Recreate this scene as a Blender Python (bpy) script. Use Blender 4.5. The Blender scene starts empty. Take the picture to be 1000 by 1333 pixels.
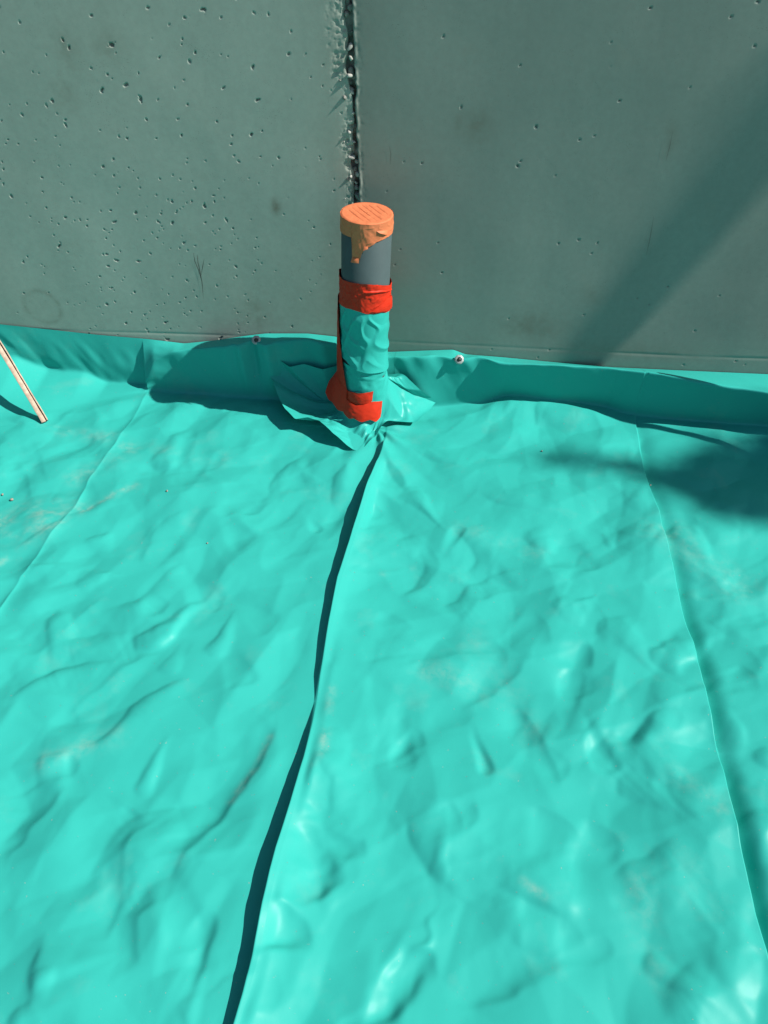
import bpy, math
import numpy as np
from mathutils import Matrix, Vector

# ------------------------------------------------------------------ camera, sky, sun, exposure
scene = bpy.context.scene
F = 1000.0                                   # focal length in pixels of a 1000 px wide picture
PITCH, YAW, ROLL, CAM_H = math.radians(44), math.radians(7.7), math.radians(1.4), 1.18
fw = np.array([-math.sin(YAW)*math.cos(PITCH), math.cos(YAW)*math.cos(PITCH), -math.sin(PITCH)])
_rt = np.array([math.cos(YAW), math.sin(YAW), 0.0]); _up = np.cross(_rt, fw)
rt = math.cos(ROLL)*_rt - math.sin(ROLL)*_up
up = math.sin(ROLL)*_rt + math.cos(ROLL)*_up
CAM = np.array([0, 0, CAM_H])
cd = bpy.data.cameras.new('camera'); cam = bpy.data.objects.new('camera', cd)
scene.collection.objects.link(cam); scene.camera = cam
m = Matrix(((rt[0], up[0], -fw[0], 0), (rt[1], up[1], -fw[1], 0), (rt[2], up[2], -fw[2], CAM_H), (0, 0, 0, 1)))
cam.matrix_world = m
cd.sensor_fit = 'HORIZONTAL'; cd.angle = 2*math.atan(500.0/F); cd.clip_start = 0.02; cd.clip_end = 2000

EL, AZ = math.radians(43), math.radians(6.2)         # the sun stands right of the scene and rakes along the wall
SUN = np.array([math.cos(EL)*math.cos(AZ), -math.cos(EL)*math.sin(AZ), math.sin(EL)])
world = bpy.data.worlds.new('World'); scene.world = world; world.use_nodes = True
nt = world.node_tree; nt.nodes.clear()
wo = nt.nodes.new('ShaderNodeOutputWorld'); bg = nt.nodes.new('ShaderNodeBackground'); sk = nt.nodes.new('ShaderNodeTexSky')
sk.sky_type = 'NISHITA'; sk.sun_disc = False; sk.sun_elevation = EL; sk.sun_rotation = math.atan2(SUN[0], SUN[1])
bg.inputs['Strength'].default_value = 0.06
nt.links.new(sk.outputs[0], bg.inputs[0]); nt.links.new(bg.outputs[0], wo.inputs[0])
sl = bpy.data.lights.new('sun', 'SUN'); sl.energy = 5.0; sl.angle = math.radians(0.5); sl.color = (1.0, 0.955, 0.89)
so = bpy.data.objects.new('sun', sl); scene.collection.objects.link(so)
so.rotation_euler = Vector(SUN).to_track_quat('Z', 'Y').to_euler(); so.location = (3, -1, 4)
scene.render.engine = 'CYCLES'
vs = scene.view_settings; vs.view_transform = 'Standard'; vs.look = 'None'; vs.exposure = 0.48; vs.gamma = 1.0; vs.use_curve_mapping = False

# ------------------------------------------------------------------ helpers
COL = scene.collection
rng = np.random.default_rng(11)

def ray(px, py): return fw + (px-500)/F*rt - (py-666.5)/F*up
def on_z(px, py, z=0.0):
    d = ray(px, py); return CAM + (z-CAM_H)/d[2]*d
def on_y(px, py, y):
    d = ray(px, py); return CAM + y/d[1]*d

def tag(o, label=None, cat=None, group=None, kind=None):
    for k, v in (('label', label), ('category', cat), ('group', group), ('kind', kind)):
        if v: o[k] = v
    return o
def empty(name, loc=(0, 0, 0)):
    o = bpy.data.objects.new(name, None); COL.objects.link(o); o.location = loc; o.empty_display_size = 0.02; return o
def link_mesh(name, me, mat=None, parent=None, smooth=True):
    if mat: me.materials.append(mat)
    if smooth: me.polygons.foreach_set('use_smooth', np.ones(len(me.polygons), bool))
    o = bpy.data.objects.new(name, me); COL.objects.link(o)
    if parent: o.parent = parent
    return o
def mesh_from(verts, quads, name='mesh'):
    verts = np.asarray(verts, np.float32).reshape(-1, 3); quads = np.asarray(quads, np.int32)
    me = bpy.data.meshes.new(name); k = quads.shape[1]
    me.vertices.add(len(verts)); me.vertices.foreach_set('co', verts.ravel())
    me.loops.add(quads.size); me.loops.foreach_set('vertex_index', quads.ravel())
    me.polygons.add(len(quads)); me.polygons.foreach_set('loop_start', np.arange(0, quads.size, k, dtype=np.int32))
    me.update(calc_edges=True); me.validate(); return me
def grid_quads(nv, nu, closed=False):
    i = np.arange(nv-1)[:, None]; j = np.arange(nu if closed else nu-1)[None, :]; j2 = (j+1) % nu
    return np.stack([i*nu+j, i*nu+j2, (i+1)*nu+j2, (i+1)*nu+j], -1).reshape(-1, 4)
def grid(name, P, mat=None, parent=None, closed=False, flip=False, attrs=None, smooth=True):
    q = grid_quads(P.shape[0], P.shape[1], closed)
    if flip: q = q[:, ::-1]
    me = mesh_from(P, q, name)
    for k, a in (attrs or {}).items():
        at = me.attributes.new(k, 'FLOAT', 'POINT'); at.data.foreach_set('value', np.asarray(a, np.float32).ravel())
    return link_mesh(name, me, mat, parent, smooth)

def sm(a, b, x):
    t = np.clip((x-a)/(b-a), 0, 1); return t*t*(3-2*t)
def noise2(x, y, seed=0):
    r = np.random.default_rng(seed); g = r.random((64, 64))*2-1
    xi = np.floor(x).astype(int); yi = np.floor(y).astype(int); fx = x-xi; fy = y-yi
    fx = fx*fx*fx*(fx*(fx*6-15)+10); fy = fy*fy*fy*(fy*(fy*6-15)+10)
    a = g[yi % 64, xi % 64]; b = g[yi % 64, (xi+1) % 64]; c = g[(yi+1) % 64, xi % 64]; d = g[(yi+1) % 64, (xi+1) % 64]
    return (a*(1-fx)+b*fx)*(1-fy)+(c*(1-fx)+d*fx)*fy
def facet(x, y, seed=0):                                         # flat triangular facets meeting in creases
    g = np.random.default_rng(seed).random((64, 64))*2-1
    k = (x+y)*0.36602540378; a, b = x+k, y+k; i = np.floor(a).astype(int); j = np.floor(b).astype(int); fa, fb = a-i, b-j
    v00 = g[j % 64, i % 64]; v11 = g[(j+1) % 64, (i+1) % 64]; vm = np.where(fa > fb, g[j % 64, (i+1) % 64], g[(j+1) % 64, i % 64])
    hi, lo = np.maximum(fa, fb), np.minimum(fa, fb); return v00*(1-hi)+vm*(hi-lo)+v11*lo
def fbm(x, y, seed=0, oct=4, gain=0.5):
    s = 0; a = 1; t = 0
    for o in range(oct):
        s = s+a*noise2(x*2**o+17.3*o, y*2**o+9.1*o, seed+o); t += a; a *= gain
    return s/t
def blur1(a, n):
    k = np.hanning(2*n+3)[1:-1]; k /= k.sum(); return np.convolve(np.pad(a, n, 'edge'), k, 'valid')
def poly_dist(X, Y, pts):
    best = np.full(X.shape, 1e9); tt = np.zeros(X.shape); pts = np.asarray(pts, float); n = len(pts)-1
    for i in range(n):
        ax, ay = pts[i]; bx, by = pts[i+1]; dx, dy = bx-ax, by-ay; L = dx*dx+dy*dy+1e-12
        t = np.clip(((X-ax)*dx+(Y-ay)*dy)/L, 0, 1); d = np.hypot(X-ax-t*dx, Y-ay-t*dy); k = d < best
        best = np.where(k, d, best); tt = np.where(k, (i+t)/n, tt)
    return best, tt

# ------------------------------------------------------------------ materials
def new_mat(name):
    mt = bpy.data.materials.new(name); mt.use_nodes = True; n = mt.node_tree; b = n.nodes['Principled BSDF']; return mt, n, b
def N(n, t, **kw):
    o = n.nodes.new(t)
    for k, v in kw.items(): setattr(o, k, v)
    return o
def tex(n, scale, detail=4, rough=0.55, kind='ShaderNodeTexNoise', vec=None):
    t = N(n, kind); t.inputs['Scale'].default_value = scale
    if kind == 'ShaderNodeTexNoise': t.inputs['Detail'].default_value = detail; t.inputs['Roughness'].default_value = rough
    if vec is None:
        tc = N(n, 'ShaderNodeTexCoord'); vec = tc.outputs['Object']
    n.links.new(vec, t.inputs['Vector']); return t
def ramp(n, src, stops):
    r = N(n, 'ShaderNodeValToRGB'); e = r.color_ramp.elements
    while len(e) < len(stops): e.new(0.5)
    for i, (p, c) in enumerate(stops):
        e[i].position = p; e[i].color = (c, c, c, 1) if not hasattr(c, '__len__') else (*c, 1)
    n.links.new(src, r.inputs[0]); return r.outputs[0]
def mix(n, fac, a, b, mode='MIX'):
    x = N(n, 'ShaderNodeMix', data_type='RGBA', blend_type=mode)
    for s, v in ((x.inputs[0], fac), (x.inputs[6], a), (x.inputs[7], b)):
        if hasattr(v, 'is_linked') or isinstance(v, bpy.types.NodeSocket): n.links.new(v, s)
        elif hasattr(v, '__len__'): s.default_value = (*v, 1)
        else: s.default_value = v
    return x.outputs[2]
def mul(n, a, b):
    x = N(n, 'ShaderNodeMath', operation='MULTIPLY')
    for s, v in ((x.inputs[0], a), (x.inputs[1], b)):
        if isinstance(v, bpy.types.NodeSocket): n.links.new(v, s)
        else: s.default_value = v
    return x.outputs[0]
def bump(n, b, h, strength, dist, prev=None):
    x = N(n, 'ShaderNodeBump'); x.inputs['Strength'].default_value = strength; x.inputs['Distance'].default_value = dist
    n.links.new(h, x.inputs['Height'])
    if prev: n.links.new(prev, x.inputs['Normal'])
    n.links.new(x.outputs[0], b.inputs['Normal']); return x.outputs[0]
def attr(n, name):
    a = N(n, 'ShaderNodeAttribute'); a.attribute_name = name; return a.outputs['Fac']

def sheet_material(name, dust=True):
    mt, n, b = new_mat(name)
    base = mix(n, ramp(n, tex(n, 3.0, 3).outputs[0], [(0.35, 0.0), (0.7, 1.0)]), (0.032, 0.405, 0.352), (0.036, 0.435, 0.379))
    t2 = tex(n, 60, 5, 0.65)
    if dust:
        d1 = ramp(n, tex(n, 9, 6, 0.62).outputs[0], [(0.58, 0.0), (0.82, 0.10)])
        d2 = mul(n, attr(n, 'dust'), ramp(n, t2.outputs[0], [(0.38, 0.1), (0.66, 1.0)]))
        ad = N(n, 'ShaderNodeMath', operation='ADD', use_clamp=True); n.links.new(d1, ad.inputs[0]); n.links.new(d2, ad.inputs[1])
        base = mix(n, ad.outputs[0], base, (0.47, 0.50, 0.41))
        r = N(n, 'ShaderNodeMapRange'); n.links.new(ad.outputs[0], r.inputs[0]); r.inputs[3].default_value = 0.40; r.inputs[4].default_value = 0.6
        n.links.new(r.outputs[0], b.inputs['Roughness'])
        sp = tex(n, 210, 2, 0.5); sp2 = ramp(n, sp.outputs[0], [(0.735, 0.0), (0.76, 0.55)])
        base = mix(n, sp2, base, (0.33, 0.36, 0.30))
    else: b.inputs['Roughness'].default_value = 0.33
    n.links.new(base, b.inputs['Base Color'])
    b.inputs['Specular IOR Level'].default_value = 0.13
    nb_ = bump(n, b, tex(n, 40, 4, 0.5).outputs[0], 0.05, 0.004)
    tr = N(n, 'ShaderNodeBsdfTranslucent'); n.links.new(base, tr.inputs['Color']); n.links.new(nb_, tr.inputs['Normal'])   # thin film lets a little light through
    mx = N(n, 'ShaderNodeMixShader'); mx.inputs[0].default_value = 0.10; n.links.new(b.outputs[0], mx.inputs[1]); n.links.new(tr.outputs[0], mx.inputs[2])
    n.links.new(mx.outputs[0], n.nodes['Material Output'].inputs['Surface'])
    return mt
M_sheet = sheet_material('teal_membrane'); M_sleeve = sheet_material('teal_membrane_sleeve', False)

def concrete(name, c1, c2, rough_edge):
    mt, n, b = new_mat(name)
    tc = N(n, 'ShaderNodeTexCoord'); mp = N(n, 'ShaderNodeMapping'); mp.inputs['Scale'].default_value = (1, 1, 0.35)
    n.links.new(tc.outputs['Object'], mp.inputs[0])
    big = tex(n, 4.5, 5, 0.6, vec=mp.outputs[0]); fine = tex(n, 70, 6, 0.7)
    col = mix(n, ramp(n, big.outputs[0], [(0.32, 0.0), (0.70, 1.0)]), c1, c2)
    col = mix(n, ramp(n, fine.outputs[0], [(0.3, 0.16), (0.65, 0.0)]), col, (0.12, 0.12, 0.11))
    col = mix(n, ramp(n, tex(n, 11, 6, 0.7).outputs[0], [(0.60, 0.0), (0.80, 0.25)]), col, (0.30, 0.27, 0.20))
    col = mix(n, attr(n, 'stain'), col, (0.14, 0.125, 0.09))
    v = tex(n, 260, kind='ShaderNodeTexVoronoi'); mk = ramp(n, tex(n, 26, 3).outputs[0], [(0.52, 0.0), (0.66, 1.0)])
    sp = mul(n, ramp(n, v.outputs['Distance'], [(0.12, 0.75), (0.24, 0.0)]), mk)
    col = mix(n, mul(n, sp, 0.6), col, (0.06, 0.06, 0.055))
    n.links.new(col, b.inputs['Base Color']); b.inputs['Roughness'].default_value = 0.72; b.inputs['Specular IOR Level'].default_value = 0.3
    p = bump(n, b, fine.outputs[0], 0.05, 0.0010)
    bump(n, b, tex(n, 420, 2).outputs[0], 0.05, 0.0005, p)
    return mt
M_wallL = concrete('smooth_concrete_pitted', (0.295, 0.355, 0.307), (0.352, 0.415, 0.360), True)
M_wallR = concrete('smooth_concrete_dull', (0.205, 0.255, 0.225), (0.250, 0.305, 0.268), False)

def simple(name, col, rough=0.5, var=0.12, scale=40, bmp=0.0, spec=0.4, metal=0.0, dirt=None):
    mt, n, b = new_mat(name)
    c = mix(n, ramp(n, tex(n, scale, 5, 0.6).outputs[0], [(0.3, 0.0), (0.7, 1.0)]), tuple(x*(1-var) for x in col), tuple(min(1, x*(1+var)) for x in col))
    if dirt: c = mix(n, ramp(n, tex(n, scale*0.5, 6, 0.7).outputs[0], [(0.5, 0.0), (0.68, 0.75)]), c, dirt)
    n.links.new(c, b.inputs['Base Color']); b.inputs['Roughness'].default_value = rough; b.inputs['Specular IOR Level'].default_value = spec; b.inputs['Metallic'].default_value = metal
    if bmp: bump(n, b, tex(n, scale*3, 5, 0.6).outputs[0], bmp, 0.002)
    return mt
M_orange = simple('orange_tape', (0.60, 0.180, 0.078), 0.55, 0.08, 50, 0.06, 0.2)
M_red = simple('red_tape', (0.56, 0.028, 0.009), 0.55, 0.08, 60, 0.06, 0.18)
M_grey = simple('grey_pvc', (0.060, 0.090, 0.094), 0.55, 0.07, 30, 0.05, 0.3)
M_stone = simple('aggregate', (0.25, 0.25, 0.225), 0.95, 0.35, 90, 0.5, 0.1)
M_stone2 = simple('pale_aggregate', (0.40, 0.40, 0.36), 0.8, 0.25, 90, 0.4, 0.2)
M_filler = simple('old_mortar', (0.19, 0.19, 0.17), 0.95, 0.45, 60, 0.6, 0.1)
M_metal = simple('galvanised_steel', (0.42, 0.43, 0.42), 0.55, 0.2, 160, 0.1, 0.4, 0.4)
M_nail = simple('nail_steel', (0.05, 0.05, 0.055), 0.45, 0.2, 200, 0.0, 0.5, 0.6)
M_wood = simple('weathered_lath', (0.47, 0.345, 0.26), 0.7, 0.22, 70, 0.25, 0.25, 0.0, (0.58, 0.52, 0.42))
M_core = simple('dark_lath_groove', (0.09, 0.045, 0.03), 0.8, 0.2, 60)
M_scratch = simple('scratched_concrete', (0.12, 0.135, 0.12), 0.9, 0.1, 60)
M_mark = simple('graphite', (0.05, 0.055, 0.05), 0.8, 0.1, 60)
M_pebble = simple('pebble', (0.30, 0.27, 0.22), 0.8, 0.25, 120, 0.3)
M_earth = simple('earth', (0.24, 0.20, 0.155), 0.95, 0.25, 6, 0.6)
M_bark = simple('bark', (0.13, 0.105, 0.08), 0.9, 0.3, 20, 0.8)
M_leaf = simple('leaf', (0.055, 0.105, 0.03), 0.55, 0.35, 8)

# ------------------------------------------------------------------ ground
GX = np.array([-400, -60, -8, -4, -2, 2, 4, 8, 60, 400.0]); GY = np.array([-400, -60, -8, -3, -1, 1, 2.5, 8, 60, 400.0])
gx, gy = np.meshgrid(GX, GY); o = grid('ground', np.stack([gx, gy, np.full_like(gx, -0.05)], -1), M_earth); tag(o, kind='structure')

# ------------------------------------------------------------------ concrete wall: two panels meeting at an open joint
YW, XJ = 1.67, -0.268
TURN = math.tan(math.radians(1.5))                      # the left panel stands a touch out of line with the right one
def wall_y(x): return np.where(x < XJ, YW-TURN*(XJ-x), YW)
def gap_left(z): return XJ-0.0060+0.0045*noise2(z*38, z*0+3.3, 5)+0.006*noise2(z*16, z*0+8.3, 6)
def gap_right(z): return XJ+0.0058+0.0022*noise2(z*50, z*0+1.3, 7)+0.0012*noise2(z*140, z*0, 8)

def pits_on(x, z, H, plist):
    for (cx, cz, r, el, ang) in plist:
        R = r*2.2; ix = np.searchsorted(x, [cx-R, cx+R]); iz = np.searchsorted(z, [cz-R, cz+R])
        if ix[1] <= ix[0] or iz[1] <= iz[0]: continue
        X, Z = np.meshgrid(x[ix[0]:ix[1]], z[iz[0]:iz[1]])
        dx, dz = X-cx, Z-cz; a = dx*math.cos(ang)+dz*math.sin(ang); c = -dx*math.sin(ang)+dz*math.cos(ang)
        d = np.hypot(a/el, c*el)/r*(1+0.55*noise2(X*330, Z*330, int(1000*abs(cx))))
        H[iz[0]:iz[1], ix[0]:ix[1]] += min(r*2.2, 0.008)*(1-sm(0.35, 1.0, d))
PX_L = [(265,12,3),(145,58,4.5),(90,62,3),(82,52,2),(60,137,2),(68,131,2.2),(132,117,3),(164,110,3),(183,129,3.6),(85,162,2.2),(207,75,2),(254,68,2.2),(246,80,2),(329,87,2.6),(335,130,3),(327,175,2.6),(341,171,1.6),(302,176,2),(301,188,1.6),(291,114,1.6),(282,158,1.6),(231,155,1.6),(190,155,1.6),(236,176,2),(243,212,1.6),(254,245,1.6),(266,268,2.6),(295,287,2.6),(303,297,1.6),(206,289,2.2),(224,290,2.6),(239,316,2.2),(176,277,2.6),(149,289,2.6),(85,283,2.6),(77,320,2.6),(104,286,1.6),(134,216,2.2),(155,178,1.6),(165,180,1.6),(14,255,2.6),(4,220,1.8),(4,240,1.8),(10,182,1.6),(54,231,1.8),(30,341,2.2),(35,334,1.6),(28,149,1.6),(139,331,2.2),(134,331,1.6),(140,346,2.2),(151,339,3),(180,340,2.6),(156,327,1.6),(145,375,2.2),(139,396,2.6),(175,380,2.2),(215,420,2.6),(164,421,2.6),(193,432,2.2),(307,347,2.2),(282,372,1.6),(287,325,1.6),(380,425,2.2),(218,442,3),(287,440,3),(192,10,1.8),(240,23,1.8),(376,70,1.8),(330,16,1.6)]
PX_R = [(847,10,2.2),(698,165,2.2),(674,216,2.6),(677,210,1.8),(549,212,2.2),(807,131,1.8),(677,85,1.8),(870,373,2.2),(830,388,1.8),(727,317,1.8),(952,21,1.8),(987,2,2.2),(755,182,1.6),(600,140,1.6),(778,316,1.8),(770,330,1.6),(575,355,1.8),(983,60,1.8),(760,410,1.8),(640,455,1.6),(700,465,1.6),(958,470,2),(890,475,2)]
def wall_panel(name, side, mat, plist, nrand, step, label):
    root = empty(name, (XJ, YW, 0)); zc = np.concatenate([np.linspace(-0.04, 0.95, int(0.99/step)), [1.2, 1.8, 2.6]])
    if side < 0: u = np.concatenate([[-9.0, -4.0, -2.0], np.linspace(-1.45, XJ-0.0085, int((1.45+XJ)/step))])
    else: u = np.concatenate([np.linspace(XJ+0.0085, 0.95, int((0.95-XJ)/step)), [2.0, 4.0, 9.0]])
    H = np.zeros((len(zc), len(u)))
    pl = []
    for (px, py, r) in plist:
        p = on_y(px, py, YW); p = on_y(px, py, float(wall_y(p[0]))); pl.append((p[0], p[2], r*(0.00128 if side < 0 else 0.00105), rng.uniform(0.65, 1.6), rng.uniform(0, 3.14)))
    for _ in range(nrand):
        x_ = rng.uniform(u[3] if side < 0 else u[0], u[-4] if side > 0 else u[-1]); z_ = rng.uniform(0, 0.93)
        if side < 0 and rng.random() < 0.35: z_ *= 0.6; x_ = rng.uniform(-1.0, -0.5)
        pl.append((x_, z_, 0.0012+0.0011*rng.random()**2.5, rng.uniform(0.75, 1.4), rng.uniform(0, 3.14)))
    pits_on(u, zc, H, pl)
    X, Z = np.meshgrid(u, zc)
    H += 0.0012*fbm(X*5, Z*5, 31, 2)+0.00005*fbm(X*60, Z*60, 32, 3)
    XX = X.copy()
    if side < 0:                                               # crumbly edge with lost grout
        d = XJ-X; e = gap_left(Z); w = sm(0.10, 0.0, d); XX = X+(e-(XJ-0.0085))*w
        rough = sm(0.044, 0.004, d+0.026*fbm(X*26, Z*16, 41, 3)); band = 0.45+0.55*sm(0.85, 0.6, Z)
        cell = fbm(X*150, Z*150, 43, 3); H += rough*band*(0.0042*np.maximum(cell+0.04, 0)*2+0.0010*fbm(X*320, Z*320, 44, 2))
        H += 0.010*sm(0.013, 0.0, d+0.009*fbm(X*90, Z*45, 47, 3))+0.001*sm(0.05, 0.0, d)
    else:
        d = X-XJ; e = gap_right(Z); w = sm(0.06, 0.0, d); XX = X+(e-(XJ+0.0085))*w
        H += -0.0022*np.exp(-((d-0.0105)/0.0022)**2)*(0.6+0.8*noise2(Z*120, Z*0+2, 51))+0.0010*sm(0.03, 0.01, d)*np.maximum(fbm(X*170, Z*120, 52, 3), 0)
    # formwork line near the foot
    H += 0.0009*np.exp(-((Z-0.150-0.002*noise2(X*4, X*0, 60))/0.0035)**2)*(0.6+0.4*noise2(X*9, X*0+2, 61))
    # stains
    S = np.zeros_like(H)
    def blot(px, py, rx, rz, a, ring=False):
        p = on_y(px, py, YW); dd = np.hypot((X-p[0])/(rx*0.00215), (Z-p[2])/(rz*0.0023))
        q = np.exp(-dd**2*1.1) if not ring else np.exp(-((dd-1)/0.14)**2)*0.7+0.25*(dd < 1)
        S[:] = np.maximum(S, a*q*(0.55+0.6*(fbm(X*70, Z*70, int(px), 3)+0.4)))
    if side < 0:
        blot(60, 394, 22, 20, 0.35, True); blot(330, 405, 26, 24, 0.40); blot(145, 58, 16, 12, .3); blot(90, 62, 14, 18, .35); blot(360, 268, 5, 8, .7); blot(88, 120, 14, 16, .25); blot(330, 400, 90, 50, .13)
        S += 0.30*sm(0.12, 0.01, XJ-X)*(0.5+0.7*fbm(X*14, Z*9, 71, 4))
    else:
        blot(690, 425, 34, 16, 0.62); blot(622, 165, 13, 13, 0.62); blot(597, 160, 5, 10, .42); blot(772, 386, 14, 12, .35); blot(873, 180, 6, 14, .5); blot(590, 445, 60, 14, .2); blot(820, 455, 90, 10, .35)
        S += 0.42*sm(0.16, 0.0, X-XJ)*(0.55+0.7*fbm(X*10, Z*6, 72, 4))
    S = np.clip(S*(1.0 if side < 0 else 0.7), 0, 0.85)
    Yp = wall_y(X)+H
    P = np.stack([XX-XJ, Yp-YW, Z], -1)
    # turn the sheet into a slab: edge into the joint, top and back
    back = 0.24
    edge = P[:, -1:] if side < 0 else P[:, :1]
    e1 = edge.copy(); e1[..., 1] += 0.03; e1[..., 0] -= side*(-0.002); e2 = edge.copy(); e2[..., 1] = back
    P = np.concatenate([P, e1, e2], 1) if side < 0 else np.concatenate([e2, e1, P], 1)
    S = np.concatenate([S, S[:, -1:], S[:, -1:]], 1) if side < 0 else np.concatenate([S[:, :1], S[:, :1], S], 1)
    top = P[-1:].copy(); top[..., 1] = back; bot = top.copy(); bot[..., 2] = -0.04
    P = np.concatenate([P, top, bot], 0); S = np.concatenate([S, S[-1:], S[-1:]], 0)
    grid('slab', P, mat, root, attrs={'stain': S})
    tag(root, label, 'wall'); return root
wall_l = wall_panel('concrete_wall', -1, M_wallL, PX_L, 480, 0.0017, 'pale pitted concrete wall panel left of the ragged vertical joint')
wall_r = wall_panel('concrete_wall', 1, M_wallR, PX_R, 35, 0.0021, 'darker smoother concrete wall panel right of the ragged vertical joint')

# joint filler and the loose aggregate showing in it
zf = np.linspace(-0.04, 2.6, 420); dpt = 0.013+0.007*noise2(zf*45, zf*0, 81)
fp = np.stack([np.stack([np.full_like(zf, -0.016), dpt+0.004*noise2(zf*90, zf*0, 82), zf], -1), np.stack([0.004*noise2(zf*60, zf*0+4, 83), dpt+0.006, zf], -1), np.stack([np.full_like(zf, 0.016), dpt, zf], -1)], 1)
grid('joint_filler', fp, M_filler, wall_l)
def rock_mesh(seed, mat):
    r = np.random.default_rng(seed); nv, nu = 7, 9
    th = np.linspace(0.02, math.pi-0.02, nv)[:, None]; ph = np.linspace(0, 2*math.pi, nu, endpoint=False)[None, :]
    d = np.stack([np.sin(th)*np.cos(ph), np.sin(th)*np.sin(ph), np.cos(th)+0*ph], -1)
    for _ in range(6):                                          # cut flat faces
        n_ = r.normal(size=3); n_ /= np.linalg.norm(n_); k = r.uniform(0.55, 0.85); dot = d@n_
        d = d-np.maximum(dot-k, 0)[..., None]*n_
    me = mesh_from(d, grid_quads(nv, nu, True), 'rock'); me.materials.append(mat); return me
rocks = [rock_mesh(i, M_stone2 if i in (0, 3) else M_stone) for i in range(7)]
zs = np.sort(np.concatenate([rng.uniform(0.42, 0.90, 64), rng.uniform(0.1, 0.42, 12)]))
for i, z in enumerate(zs):
    r = rng.uniform(0.003, 0.0085); xo = rng.uniform(-0.012, 0.004) if i % 3 else rng.uniform(-0.03, -0.012)
    yo = rng.uniform(0.006, 0.016) if xo > -0.012 else r*0.8+rng.uniform(0.0, 0.001)
    o = bpy.data.objects.new('stone', rocks[i % 7]); COL.objects.link(o); o.parent = wall_l
    o.location = (xo, yo, z); o.scale = (r, r*0.8, r*rng.uniform(0.8, 1.7)); o.rotation_euler = rng.uniform(0, 6.28, 3)
for (px, py, r, out) in ((456, 60, .007, .001), (455, 98, .006, -.0025), (457, 75, .005, -.0035), (455, 172, .0065, .001), (458, 148, .006, .003), (459, 205, .007, .002), (457, 120, .006, .004), (457, 230, .005, .001), (460, 185, .004, .002)):
    p = on_y(px, py, YW); o = bpy.data.objects.new('stone', rocks[0 if r > .0062 else 3]); COL.objects.link(o); o.parent = wall_l
    o.location = (p[0]-XJ, out+0.001, p[2]); o.scale = (r*0.7, r*0.75, r*1.35); o.rotation_euler = rng.uniform(0, 6.28, 3)
# grout crumbs standing off the edge of the right panel, pencil marks
def ribbon(name, pts, y, w, parent, mat):
    p = np.array([on_y(a, b, y) for a, b in pts]); p[:, 1] -= 0.0012
    n_ = len(p); q = np.repeat(p[:, None, :], 2, 1); ww = w*np.sin(np.linspace(0.25, math.pi-0.25, n_)); q[:, 0, 0] -= ww; q[:, 1, 0] += ww
    o = grid(name, q-np.array([XJ, YW, 0]), mat, parent); return o
for pts in ([(252, 329), (254, 340), (259, 352), (263, 366), (265, 388)], [(257, 331), (258, 342), (261, 355), (264, 372)], [(266, 336), (264, 347), (262, 358)]):
    ribbon('pencil_mark', pts, float(wall_y(on_y(260, 360, YW)[0])), 0.0007, wall_l, M_mark)
for pts in ([(851, 281), (848, 300), (845, 316), (841, 333)], [(876, 170), (872, 190), (867, 209)], [(507, 190), (509, 200), (508, 214)]):
    ribbon('scratch_mark', pts, YW, 0.0005, wall_r, M_scratch)

# ------------------------------------------------------------------ the teal sheet: ground part + upstand against the wall
def world_line(pts, z): return np.array([on_z(a, b, z) for a, b in pts])
FC_px = [(502,560),(494,588),(480,626),(457,700),(441,745),(429,800),(416,870),(406,930),(396,980),(380,1040),(362,1100),(345,1170),(330,1240),(316,1290),(302,1333)]
FR_px = [(827,538),(833,570),(840,610),(846,635),(858,665),(866,700),(880,745),(893,800),(908,850),(920,910),(935,970),(945,1020),(955,1070),(970,1130),(985,1190),(1000,1240)]
FL_px = [(192,510),(172,545),(150,580),(115,624),(100,655),(78,686),(57,712),(37,744),(28,752),(0,790)]
nomL, nomC, nomR = -0.86, -0.24, 0.45
def line_fn(px, z, lo=None):
    w = world_line(px, z); k = np.argsort(w[:, 1]); return w[k, 1], w[k, 0]
LY, LX = line_fn(FL_px, 0.003); CY, CX = line_fn(FC_px, 0.035); RY, RX = line_fn(FR_px, 0.008)

# crease / knee / top curves of the upstand as functions of x
def curve(pts, ymode):
    w = []
    for q in pts:
        if ymode == 'z': p = on_z(q[0], q[1], q[2] if len(q) > 2 else 0.0)
        else:
            p = on_y(q[0], q[1], YW-q[2]); p = on_y(q[0], q[1], float(wall_y(p[0]))-q[2])
        w.append(p)
    w = np.array(w); return w[np.argsort(w[:, 0])]
crease = curve([(-60,560),(0,548),(60,536),(130,519),(194,508),(260,513),(330,519),(440,520),(505,529),(567,526),(617,523,.004),(656,513,.022),(680,513,.024),(704,516,.020),(735,518,.016),(750,519,.013),(793,528,.004),(827,538),(868,544),(912,548),(960,551),(1040,556)], 'z')
knee = curve([(-60,455,.012),(0,461,.012),(22,465,.012),(62,482,.012),(110,484,.012),(140,497,.016),(188,500,.03),(200,470,.034),(225,456,.036),(260,453,.042),(310,446,.044),(334,447,.046),(400,442,.044),(437,446,.044),(505,465,.046),(560,463,.050),(598,468,.050),(625,467,.054),(656,473,.060),(728,475,.060),(790,478.5,.050),(815,481,.050),(845,484,.060),(879,490,.076),(945,503,.096),(1000,511,.106),(1060,518,.11)], 'w')
topc = curve([(-60,418,.003),(0,422,.003),(75,430,.003),(130,436,.003),(190,441,.002),(240,447,.004),(280,443,.004),(320,437,.003),(345,434,.003),(400,434,.003),(437,438,.002),(505,458,.002),(560,456,.002),(590,455,.002),(606,461,.002),(656,465,.002),(728,472,.002),(800,478,.002),(885,482,.002),(1000,487,.002),(1060,490,.002)], 'w')

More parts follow.
